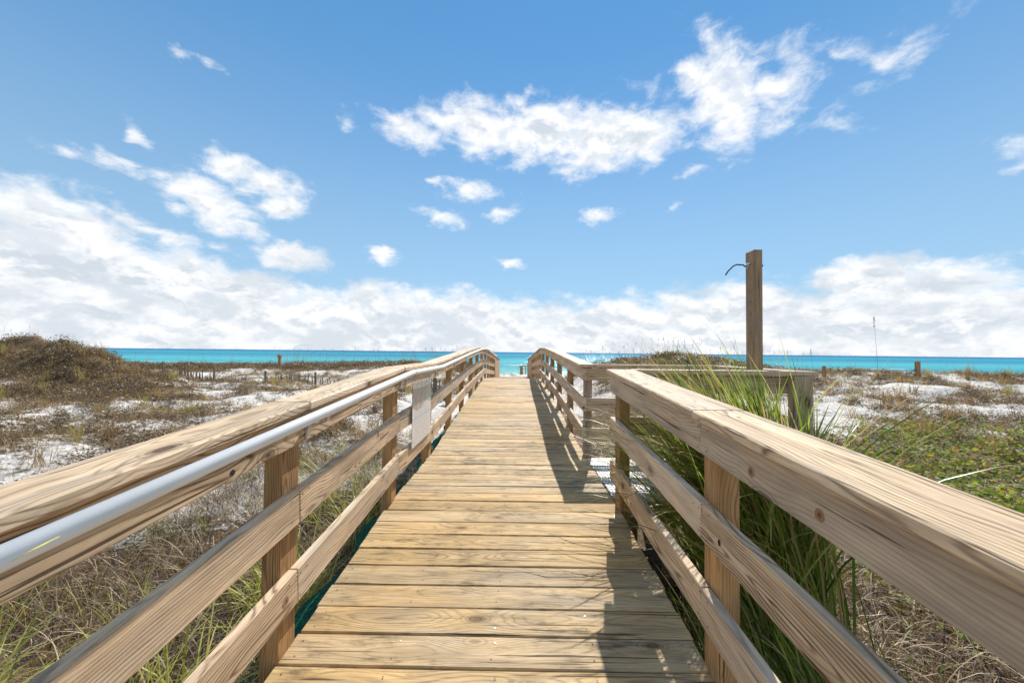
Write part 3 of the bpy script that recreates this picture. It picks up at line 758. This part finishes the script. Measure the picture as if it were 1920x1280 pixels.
def tri_mesh(name, parts, mat, origin=(0, 0, 0)):
    off = 0; Vs = []; Fs = []; Ts = []
    for (v, f, t) in parts:
        Vs.append(v); Fs.append(f+off); Ts.append(t); off += len(v)
    V = np.concatenate(Vs)-np.array(origin); F = np.concatenate(Fs); T = np.concatenate(Ts)
    me = bpy.data.meshes.new(name)
    me.vertices.add(len(V)); me.vertices.foreach_set('co', V.astype(np.float32).ravel())
    me.loops.add(F.size); me.loops.foreach_set('vertex_index', F.ravel().astype(np.int32))
    me.polygons.add(len(F)); me.polygons.foreach_set('loop_start', np.arange(0, F.size, 3, dtype=np.int32))
    me.polygons.foreach_set('use_smooth', np.ones(len(F), bool))
    a = me.attributes.new('tone', 'FLOAT', 'POINT'); a.data.foreach_set('value', np.clip(T, 0, 1).astype(np.float32))
    me.update(calc_edges=True); me.materials.append(mat); return me
def leaves(cen, size, tone, flat=0.0):
    n = len(cen)
    a = rng.uniform(0, 2*np.pi, n); el_ = rng.uniform(-1, 1, n)*(1-flat)
    u = np.stack([np.cos(a), np.sin(a), el_*.6], -1); u /= np.linalg.norm(u, axis=1)[:, None]
    r = rng.normal(size=(n, 3)); r[:, 2] *= (1-flat); v = np.cross(u, r+np.array([0, 0, flat*3])); v /= np.linalg.norm(v, axis=1)[:, None]+1e-9
    s = size[:, None]
    V = np.stack([cen-u*s, cen+v*s*.5-u*s*.1, cen+u*s, cen-v*s*.5-u*s*.1], 1)
    F = np.array([(0, 1, 2), (0, 2, 3)]); idx = (np.arange(n)*4)[:, None, None]+F[None]
    return V.reshape(-1, 3), idx.reshape(-1, 3), np.repeat(tone, 4)
def tufts(cx, cy, nb, L, spread, wid, tone, lean=.5, nseg=3, zoff=0, wind=None, tonevar=.18, radius=.08, lenr=(.45, 1.1), wf=.72):
    n = len(cx); k = nb
    X = np.repeat(cx, k)+rng.normal(0, 1, n*k)*np.repeat(radius if np.ndim(radius) else np.full(n, radius), k)
    Y = np.repeat(cy, k)+rng.normal(0, 1, n*k)*np.repeat(radius if np.ndim(radius) else np.full(n, radius), k)
    Z = H(X, Y)-.01+zoff
    az = rng.uniform(0, 2*np.pi, n*k)
    if wind is not None:
        m = rng.random(n*k) < wf; az = np.where(m, wind+rng.normal(0, .5, n*k), az)
    LL = np.repeat(L, k)*rng.uniform(lenr[0], lenr[1], n*k)
    th0 = np.abs(rng.normal(0, spread, n*k)); th1 = th0+rng.uniform(.2, 1, n*k)*lean
    tn = np.repeat(tone, k)+rng.normal(0, tonevar, n*k)
    ww = np.repeat(wid if np.ndim(wid) else np.full(n, wid), k)*rng.uniform(.6, 1.3, n*k)
    # a blade's flat side faces any way
    return blades(np.stack([X, Y, Z], -1), az, LL, th0, th1, ww, tn, nseg, side=rng.uniform(0, 2*np.pi, n*k))
def clear(x, y):
    return ~(((x > -1.52)&(x < 1.15)&(y < 27)) | ((x > .8)&(x < 2.8)&(y > 3.3)&(y < 5.2)))

# dry grass over the dunes
N = 72000
# sample in view: by angle and depth
d = 2.0+rng.random(N)**.75*44; ang = rng.uniform(-1.42, 1.42, N); x = ang*d; y = d
keep = clear(x, y)
dn = cover(x, y)+.03
bias = np.zeros(N)
bias += .40*sm(-x-.8*(y-20), 16.0, 19)*np.exp(-((y-19)/5.5)**2)+.34*np.exp(-((y-40.5)/4)**2)*(x < -3)
bias += .20*np.exp(-((x-8.3)/5)**2-((y-20.5)/3.4)**2)+.12*np.exp(-((y-18.3)/1.0)**2)*(x > 10)
bias += .20*(1-sm(np.hypot(x, y), 5, 9))
keep &= (dn+bias > .49+.17*rng.random(N)) & ~((x > 2)&(y > 24)) & (y < 45) & ((x < 0)|(y < 22.5))
x = x[keep]; y = y[keep]; dd = np.hypot(x, y)
far = np.clip(dd/20, .35, 1.6)
tone = .22+.55*fbm(x*.8, y*.8, 2, 77)+rng.normal(0, .16, len(x))
Lh = rng.uniform(.12, .32, len(x))*(1+.35*(np.exp(-((y-40)/5)**2)))
parts = [tufts(x, y, 9, Lh, .6, .0085*far+.002, tone, .8, 2, radius=.09)]
print('tufts', len(x))
o = link('dry_dune_grass', tri_mesh('dry_dune_grass', parts, M['drygrass']))
tag(o, 'dry tan grass tufts scattered over the white dunes', 'grass', kind='stuff')

# low scrub: dark leaf masses
def scrub(cx, cy, rad, hh, n, size, tone):
    out = []
    for (a, b, r, h_, k) in zip(cx, cy, rad, hh, n):
        q = rng.normal(size=(k, 3)); q /= np.linalg.norm(q, axis=1)[:, None]; q *= rng.random(k)[:, None]**.45
        X = a+q[:, 0]*r; Y = b+q[:, 1]*r; Z = H(X, Y)+np.abs(q[:, 2])*h_
        out.append(leaves(np.stack([X, Y, Z], -1), rng.uniform(.6, 1.3, k)*size, tone+rng.normal(0, .22, k)))
    return out
parts = []
# left dune face and crest
k = 620; cx = rng.uniform(-36, -14.0, k); cy = rng.uniform(14.2, 23, k); m = (-cx-.85*(cy-20) > 17.2)&(fbm(cx*.5, cy*.5, 3, 66) > .42); cx = cx[m]; cy = cy[m]; k = len(cx)
parts += scrub(cx, cy, rng.uniform(.3, 1.0, k), rng.uniform(.15, .6, k), rng.integers(60, 190, k), .042, .44)
k = 200; cx = rng.uniform(-20, -12, k); cy = rng.uniform(13, 26, k)
parts += scrub(cx, cy, rng.uniform(.2, .6, k), rng.uniform(.1, .3, k), rng.integers(40, 90, k), .04, .45)
# far left ridge
k = 800; cx = rng.uniform(-50, -3.5, k); cy = rng.uniform(34, 43, k)
parts += scrub(cx, cy, rng.uniform(.4, 1.3, k), rng.uniform(.25, .6, k), rng.integers(60, 130, k), .06, .55)
k = 420; cx = rng.uniform(-40, -3, k); cy = rng.uniform(22, 36, k)
parts += scrub(cx, cy, rng.uniform(.25, .7, k), rng.uniform(.1, .35, k), rng.integers(40, 90, k), .045, .5)
# right mound
k = 190; cx = rng.normal(8.6, 3.2, k).clip(2.3, 16); cy = rng.uniform(18.0, 22, k)
parts += scrub(cx, cy, rng.uniform(.25, .7, k), rng.uniform(.18, .42, k), rng.integers(60, 150, k), .04, .55)
# right field clumps
k = 1500; cx = rng.uniform(3, 26, k); cy = rng.uniform(5.5, 18.5, k); m = cover(cx, cy) > .49
cx = cx[m]; cy = cy[m]; k = len(cx)
parts += scrub(cx, cy, rng.uniform(.12, .42, k), rng.uniform(.06, .38, k)**1.0, rng.integers(60, 190, k), .021, .42)
k = 1500; cx = rng.uniform(-20, -2.2, k); cy = rng.uniform(4, 20, k); m = cover(cx, cy) > .49
cx = cx[m]; cy = cy[m]; k = len(cx)
parts += scrub(cx, cy, rng.uniform(.12, .45, k), rng.uniform(.06, .42, k), rng.integers(60, 200, k), .022, .44)
o = link('dune_scrub', tri_mesh('dune_scrub', parts, M['scrub']))
tag(o, 'dark brown low scrub matted over the dune slopes', 'scrub', kind='stuff')

# fallen straw and litter on the near ground
N = 64000
x = rng.uniform(-9, 8, N); y = rng.uniform(.4, 9.5, N); kp = clear(x, y) & (rng.random(N) < 1.25-np.hypot(x, y)/12) & (np.abs(x) > 1.1)
kp &= fbm(x*1.2, y*1.2, 3, 44) > .33
x = x[kp]; y = y[kp]; n = len(x)
parts = [blades(np.stack([x, y, H(x, y)+rng.random(n)**2*.20], -1), rng.uniform(0, 6.28, n), rng.uniform(.08, .46, n), rng.uniform(.7, 1.5, n), rng.uniform(1.3, 2.2, n),
                rng.uniform(.003, .0085, n), rng.beta(1.0, 1.3, n), 3)]
# tangled dead stems standing in the litter close to the rails
N = 15000
x = np.where(rng.random(N) < .6, rng.uniform(-4.2, -1.5, N), rng.uniform(1.25, 4.6, N)); y = rng.uniform(.5, 7.0, N)
kp = clear(x, y) & (fbm(x*1.6, y*1.6, 3, 91) > .46); x = x[kp]; y = y[kp]; n = len(x)
parts.append(blades(np.stack([x, y, H(x, y)-.01], -1), rng.uniform(0, 6.28, n), rng.uniform(.15, .55, n), np.abs(rng.normal(.35, .3, n)), rng.uniform(.8, 2.6, n),
                    rng.uniform(.003, .007, n), rng.beta(1.0, 1.5, n), 5))
o = link('fallen_straw', tri_mesh('fallen_straw', parts, M['straw']))
tag(o, 'brown straw and litter covering the ground beside the walk', 'litter', kind='stuff')

# yellow green grass on the left, close to the railing: separate clumps
def clump(name, cx, cy, nb, L, wid, mat, label, cat, tone=.45, spread=.3, lean=1.3, wind=None, rad=.12, nseg=6, group=None, extra=None, lenr=(.45, 1.1), tonevar=.2):
    p = [tufts(np.array([cx]), np.array([cy]), nb, np.array([L]), spread, wid, np.array([tone]), lean, nseg, wind=wind, radius=rad, lenr=lenr, tonevar=tonevar, wf=.9)]
    if extra: p += extra
    z = float(H(cx, cy))
    o = link(name, tri_mesh(name, p, mat, (cx, cy, z))); o.location = (cx, cy, z); tag(o, label, cat, group); return o
LC = [(-1.95, 1.45, 300, .95, 'yellow green grass clump below the left railing at the lower left corner'),
      (-1.85, 2.05, 240, .95, 'upright green grass clump between the top and middle rails left of the near post'),
      (-2.75, 1.75, 260, 1.0, 'arching pale grass clump at the far lower left edge'),
      (-1.62, 2.95, 110, .65, 'small green grass clump just left of the near left post'),
      (-2.0, 3.5, 190, .75, 'green grass clump seen under the pipe bracket beyond the near left post'),
      (-1.80, 4.7, 150, .60, 'olive grass clump behind the left railing before the notice board'),
      (-2.6, 5.4, 150, .55, 'wide olive grass clump on the sand beyond the left cap board')]
for (a, b, nb, L, lb) in LC:
    clump('grass_clump', a, b, nb, L*1.12, .0115, M['olive'], lb, 'grass clump', tone=.55, spread=.42, lean=1.9, rad=.16, nseg=7, group='grass clumps behind the left railing')
# small green ones scattered near the left side
k = 110; x = rng.uniform(-5, -1.5, k); y = rng.uniform(1.2, 7.5, k)
k2 = 60; x2 = rng.uniform(2.8, 9, k2); y2 = rng.uniform(2.5, 8, k2)
parts = [tufts(x, y, 22, rng.uniform(.2, .55, k), .5, .006, np.full(k, .45), 1.0, 4, radius=.09), tufts(x2, y2, 14, rng.uniform(.15, .42, k2), .5, .0055, np.full(k2, .35), 1.0, 4, radius=.1)]
o = link('young_grass', tri_mesh('young_grass', parts, M['olive'])); tag(o, 'thin young green grass coming up through the litter', 'grass', kind='stuff')

# the tall green clumps by the rinse platform
W_ = -math.pi/2                                   # lean towards -x
RC = [(2.10, 3.12, 620, 2.02, .018, .15, .85, 'tallest green grass clump, upright beside the right end of the platform railing', .13, .60),
      (2.00, 3.08, 1250, 2.36, .014, .17, 1.85, 'broad green grass clump arching left in front of the platform railing', .15, .62),
      (1.74, 2.95, 520, 2.0, .012, .18, 1.6, 'fine bladed grass clump rising just behind the near right railing', .14, .62),
      (1.70, 2.15, 200, 1.05, .012, .35, 1.3, 'low green grass clump in the shade under the near right railing', .20, .50),
      (1.32, 2.55, 70, .80, .009, .30, 1.2, 'thin grass clump under the lower board of the near right railing', .08, .60)]
for (a, b, nb, L, wd, spd, ln, lb, rd, tn) in RC:
    clump('tall_grass_clump', a, b, nb, L, wd, M['green'], lb, 'grass clump', tone=tn, tonevar=.26, spread=spd*.55, lean=ln, wind=W_, rad=rd, nseg=9, lenr=(.62, 1.02), group='tall grass clumps beside the rinse platform')
# long arching seed stalks leaning left out of the clump
n = 30
x = rng.normal(2.0, .15, n); y = rng.normal(2.98, .10, n)
p = [blades(np.stack([x, y, H(x, y)], -1), W_+rng.normal(0, .22, n), rng.uniform(2.3, 3.0, n), np.abs(rng.normal(.04, .06, n)), rng.uniform(1.0, 1.7, n), rng.uniform(.003, .005, n), rng.uniform(.3, 1, n), 12, side=rng.uniform(0, 6.28, n))]
o = link('arching_grass_stalks', tri_mesh('arching_grass_stalks', p, M['oat'])); tag(o, 'thin dry stalks arching left out of the tall green grass', 'grass', kind='stuff')

# vine with yellow green leaves
parts = []
for _ in range(620):
    b = rng.uniform(2.4, 9.5); a = b*rng.uniform(.85, 1.42)
    if a < 3.4 or rng.random() > 1.25-abs(b-5.5)/4: continue
    k = int(rng.integers(8, 40)); X = a+rng.normal(0, .20, k); Y = b+rng.normal(0, .20, k); Z = H(X, Y)+rng.random(k)*rng.uniform(.08, .5)
    parts.append(leaves(np.stack([X, Y, Z], -1), rng.uniform(.022, .05, k), rng.normal(.55, .28, k), .35))
for (a, b) in ((1.5, 1.5), (1.75, 1.75), (1.9, 1.35), (2.1, 2.0), (1.35, 1.75), (2.5, 2.4), (2.9, 2.9)):
    k = 36; X = a+rng.normal(0, .12, k); Y = b+rng.normal(0, .12, k); Z = H(X, Y)+rng.random(k)*.35
    parts.append(leaves(np.stack([X, Y, Z], -1), rng.uniform(.010, .022, k), rng.normal(.35, .22, k), .4))
o = link('creeping_vine', tri_mesh('creeping_vine', parts, M['vine'])); tag(o, 'creeping vine with small yellow green leaves beyond the right railing', 'vine', kind='stuff')

# bare grey twigs
parts = []
for (a, b) in ((-1.9, 2.6), (-2.2, 3.0), (-1.7, 2.2), (-2.4, 4.0), (1.6, 1.2), (2.1, 1.4)):
    n = 90; x = a+rng.normal(0, .2, n); y = b+rng.normal(0, .2, n)
    parts.append(blades(np.stack([x, y, H(x, y)+rng.uniform(0, .2, n)], -1), rng.uniform(0, 6.28, n), rng.uniform(.1, .4, n), rng.uniform(.1, 1.3, n), rng.uniform(.2, 1.5, n), rng.uniform(.002, .004, n), rng.random(n), 3))
o = link('bare_twigs', tri_mesh('bare_twigs', parts, M['twig'])); tag(o, 'bare grey twigs tangled in the grass beside the walk', 'twigs', kind='stuff')

# sea oats on the ridges
def oats(x, y, L, wid):
    n = len(x); az_ = rng.uniform(0, 6.28, n); th0 = np.abs(rng.normal(0, .05, n)); th1 = th0+rng.uniform(.05, .35, n)
    base = np.stack([x, y, H(x, y)-.02], -1)
    a = blades(base, az_, L, th0, th1, wid, rng.random(n), 4, side=np.zeros(n)+np.pi/2)
    # seed heads: narrow leaves along the top quarter
    ths = (th0+th1)/2; tip = base+np.stack([np.sin(az_)*np.sin(ths), np.cos(az_)*np.sin(ths), np.cos(ths)], -1)*(L*.93)[:, None]
    V = []; k = 5
    q = np.repeat(tip, k, 0)+rng.normal(0, 1, (n*k, 3))*np.array([.008, .008, .06])
    s = np.repeat(wid, k)*rng.uniform(.4, 1.2, n*k)
    V = np.stack([q+np.array([0, 0, 1])*.045, q+np.stack([s, s*0, s*0], -1), q-np.array([0, 0, 1])*.045, q-np.stack([s, s*0, s*0], -1)], 1)
    F = np.array([(0, 1, 2), (0, 2, 3)]); idx = (np.arange(n*k)*4)[:, None, None]+F[None]
    return [a, (V.reshape(-1, 3), idx.reshape(-1, 3), np.repeat(rng.random(n*k)*.6, 4))]
n = 230; x = rng.uniform(-24, -3.0, n); y = rng.uniform(37, 42, n)
parts = oats(x, y, rng.uniform(.9, 1.9, n), np.full(n, .013))
n = 40; x = rng.uniform(-45, -24, n); y = rng.uniform(37, 42, n); parts += oats(x, y, rng.uniform(.8, 1.3, n), np.full(n, .016))
n = 85; x = rng.uniform(2.5, 14, n); y = rng.uniform(19, 21.5, n); parts += oats(x, y, rng.uniform(.6, 1.15, n), np.full(n, .008))
n = 26; x = rng.uniform(13, 26, n); y = rng.uniform(16.5, 18.5, n); parts += oats(x, y, rng.uniform(.4, .9, n), np.full(n, .006))
n = 40; x = rng.uniform(-33, -19, n); y = rng.uniform(19, 22, n); parts += oats(x, y, rng.uniform(.4, .8, n), np.full(n, .010))
o = link('sea_oats', tri_mesh('sea_oats', parts, M['oat'])); tag(o, 'thin sea oat stalks with seed heads standing along the dune tops', 'grass', kind='stuff')
# dense grass tufts on crests
parts = []
for (px_, dist, hgt, nb) in ((78, 21, .50, 110), (115, 21, .35, 80), (165, 20, .50, 70), (178, 20, .62, 90), (192, 20, .75, 120), (212, 20, .42, 90), (230, 19, .40, 120), (123, 19.5, .5, 70),
                         (1170, 20.5, .42, 160), (1155, 20.5, .36, 100), (1190, 20.3, .28, 80), (1235, 20.5, .45, 160), (1250, 20.5, .45, 160), (1262, 20.3, .4, 120), (1220, 20.4, .28, 100), (1330, 19.8, .34, 90), (1350, 19.8, .28, 90), (1300, 20, .3, 90),
                         (1085, 20.6, .22, 60), (1110, 20.6, .25, 60), (1550, 17.8, .30, 70), (1725, 17.6, .30, 90), (1812, 17.5, .36, 60), (1675, 17.8, .22, 90), (1885, 16, .26, 70), (1500, 18, .3, 80), (1470, 18, .3, 80)):
    X = (px_-966)/744*dist
    parts.append(tufts(np.array([X]), np.array([dist]), nb, np.array([hgt]), .22, .014, np.array([.55]), .5, 4, radius=.16))
n = 520; dq = 5+rng.random(n)**.8*20; aq = rng.uniform(-1.35, 1.3, n); x = aq*dq; y = dq
kq = clear(x, y) & (cover(x, y) > .44) & ((x < -2)|((x > 3)&(y < 19))); x = x[kq]; y = y[kq]
parts.append(tufts(x, y, 34, rng.uniform(.22, .6, len(x)), .26, .006+.0005*y, rng.choice([.45, .7, .98], len(x)), .55, 3, radius=.07))
o = link('crest_grass', tri_mesh('crest_grass', parts, M['drygrass'])); tag(o, 'upright tawny and yellow green grass tufts standing on the dunes and their crests', 'grass', kind='stuff')

# one tall sea oat close by on the right
def single_oat(px_, dist, topz, label):
    x0 = (px_-966)/744*dist+.12; z0 = float(H(x0, dist)); L = topz-z0
    r_ = thing('sea_oat', label, 'grass', (x0, dist, z0), 'single sea oats in front of the sea')
    tube('stalk', [(x0, dist, z0), (x0-.03, dist, z0+L*.35), (x0-.08, dist, z0+L*.7), (x0-.13, dist, z0+L)], [.003, .0025, .002, .001], M['oat'], r_, 5)
    n = 22; q = np.stack([x0-.128+rng.normal(0, .004, n), dist+rng.normal(0, .006, n), z0+L-rng.random(n)*.13], -1)
    s = rng.uniform(.002, .004, n); u1 = np.array([[.35, 0, 1.]])
    V = np.stack([q+u1*.016, q+np.stack([s, s*0, s*0], -1), q-u1*.016, q-np.stack([s, s*0, s*0], -1)], 1)
    idx = (np.arange(n)*4)[:, None, None]+np.array([(0, 1, 2), (0, 2, 3)])[None]
    me = tri_mesh('seed_head', [(V.reshape(-1, 3), idx.reshape(-1, 3), np.repeat(rng.random(n)*.5, 4))], M['oat'], (x0, dist, z0)); link('seed_head', me, None, r_)
single_oat(1636, 5.2, CZ+.50, 'tall lone sea oat rising against the clouds right of the shower post')
single_oat(1518, 8.0, CZ-.02+.15, 'short sea oat stalk just right of the platform corner')

# ------------------------------------------------------------------ sand fence on the left
def gx(px_, dist): return (px_-966)/744*dist
sf = thing('sand_fence', 'broken dark sand fence of thin slats and posts half buried on the left dunes', 'fence', (gx(500, 24), 24, float(H(gx(500, 24), 24))))
path = [(303, 31), (400, 24.5), (497, 24), (592, 22.5), (700, 20), (815, 17), (845, 14)]
fp = [Vector((gx(a, b), b, 0)) for a, b in path]
for i, p in enumerate(fp):
    z = float(H(p.x, p.y)); tl = random.uniform(-.03, .03)
    lumber('fence_post', sf, (p.x, p.y, z-.3), (p.x+tl, p.y, z+(1.0 if i in (0, 1) else .75)), .10, .10, M['oldwood'], up=(1, 0, 0), bev=.008)
for i, (a, b) in enumerate(zip(fp[:-1], fp[1:])):
    L = (b-a).length; nn = int(L/ (.20 if i < 5 else .15)); hb = [.55, .30, .50, .42, .5, .65][i]
    for k in range(1, nn):
        if random.random() < (.15, .45, .25, .3, .25, .15)[i]: continue
        p = a.lerp(b, k/nn); z = float(H(p.x, p.y))
        lumber('slat', sf, (p.x, p.y, z-.1), (p.x+random.uniform(-.08, .08), p.y, z+hb*random.uniform(.6, 1.25)), .05, .014, M['oldwood'], up=(0, 1, 0), bev=0)

# small marker post on the far ridge, left
def stub_post(px_, dist, hh, wd, label, head=False):
    X = gx(px_, dist); z = float(H(X, dist)); t_ = thing('marker_post', label, 'post', (X, dist, z))
    lumber('post_shaft', t_, (X, dist, z-.3), (X, dist, z+hh), wd, wd, M['post'], up=(1, 0, 0), bev=.01)
    if head: lumber('post_head', t_, (X, dist, z+hh), (X, dist, z+hh+.28), wd*1.5, wd*1.5, M['post'], up=(1, 0, 0), bev=.01)
    return t_
stub_post(523, 38, .95, .20, 'brown marker post with a wider head on the far left dune ridge', True)
stub_post(1541, 17.6, .50, .11, 'short brown post on the right dune crest nearest the platform')
stub_post(1714, 17.2, .66, .14, 'thick brown post with a rope tied to it on the right dune crest')
X1, X0 = gx(1714, 17.2), gx(1672, 17.4)
z1 = float(H(X1, 17.2))+.38; z0 = float(H(X0, 17.4))+.12
rp = tube('rope', [(X0+(X1-X0)*k/8, 17.35-.15*k/8, z0+(z1-z0)*k/8-.10*math.sin(math.pi*k/8)) for k in range(9)], .016, M['rope'], None, 6)
tag(rp, 'slack dark rope running left from the thick post on the right dune', 'rope')
stub_post(1806, 16.5, .30, .07, 'thin weathered stake on the right dune crest farthest right')

# beach end of the walk: a short piece of railing down on the sand
bp_ = thing('beach_handrail', 'short brown timber rail standing on the beach past the crest of the walk', 'railing', (gx(983, 50), 50, float(H(gx(983, 50), 50))))
zb = float(H(gx(983, 50), 50))
lumber('wide_post', bp_, (gx(978.2, 50), 50, zb-.3), (gx(978.2, 50), 50, zb+1.05), .42, .20, M['post'], up=(0, 1, 0))
lumber('slim_post', bp_, (gx(986, 50), 50, zb-.4), (gx(986, 50), 50, zb+1.05), .12, .12, M['post'], up=(0, 1, 0))
lumber('rail_bar', bp_, (gx(974, 50), 50, zb+1.10), (gx(1002, 50), 50, zb+1.10), .14, .12, M['post'])
lumber('slim_post', bp_, (gx(1001, 50), 50, zb-.4), (gx(1001, 50), 50, zb+1.04), .12, .12, M['post'], up=(0, 1, 0))
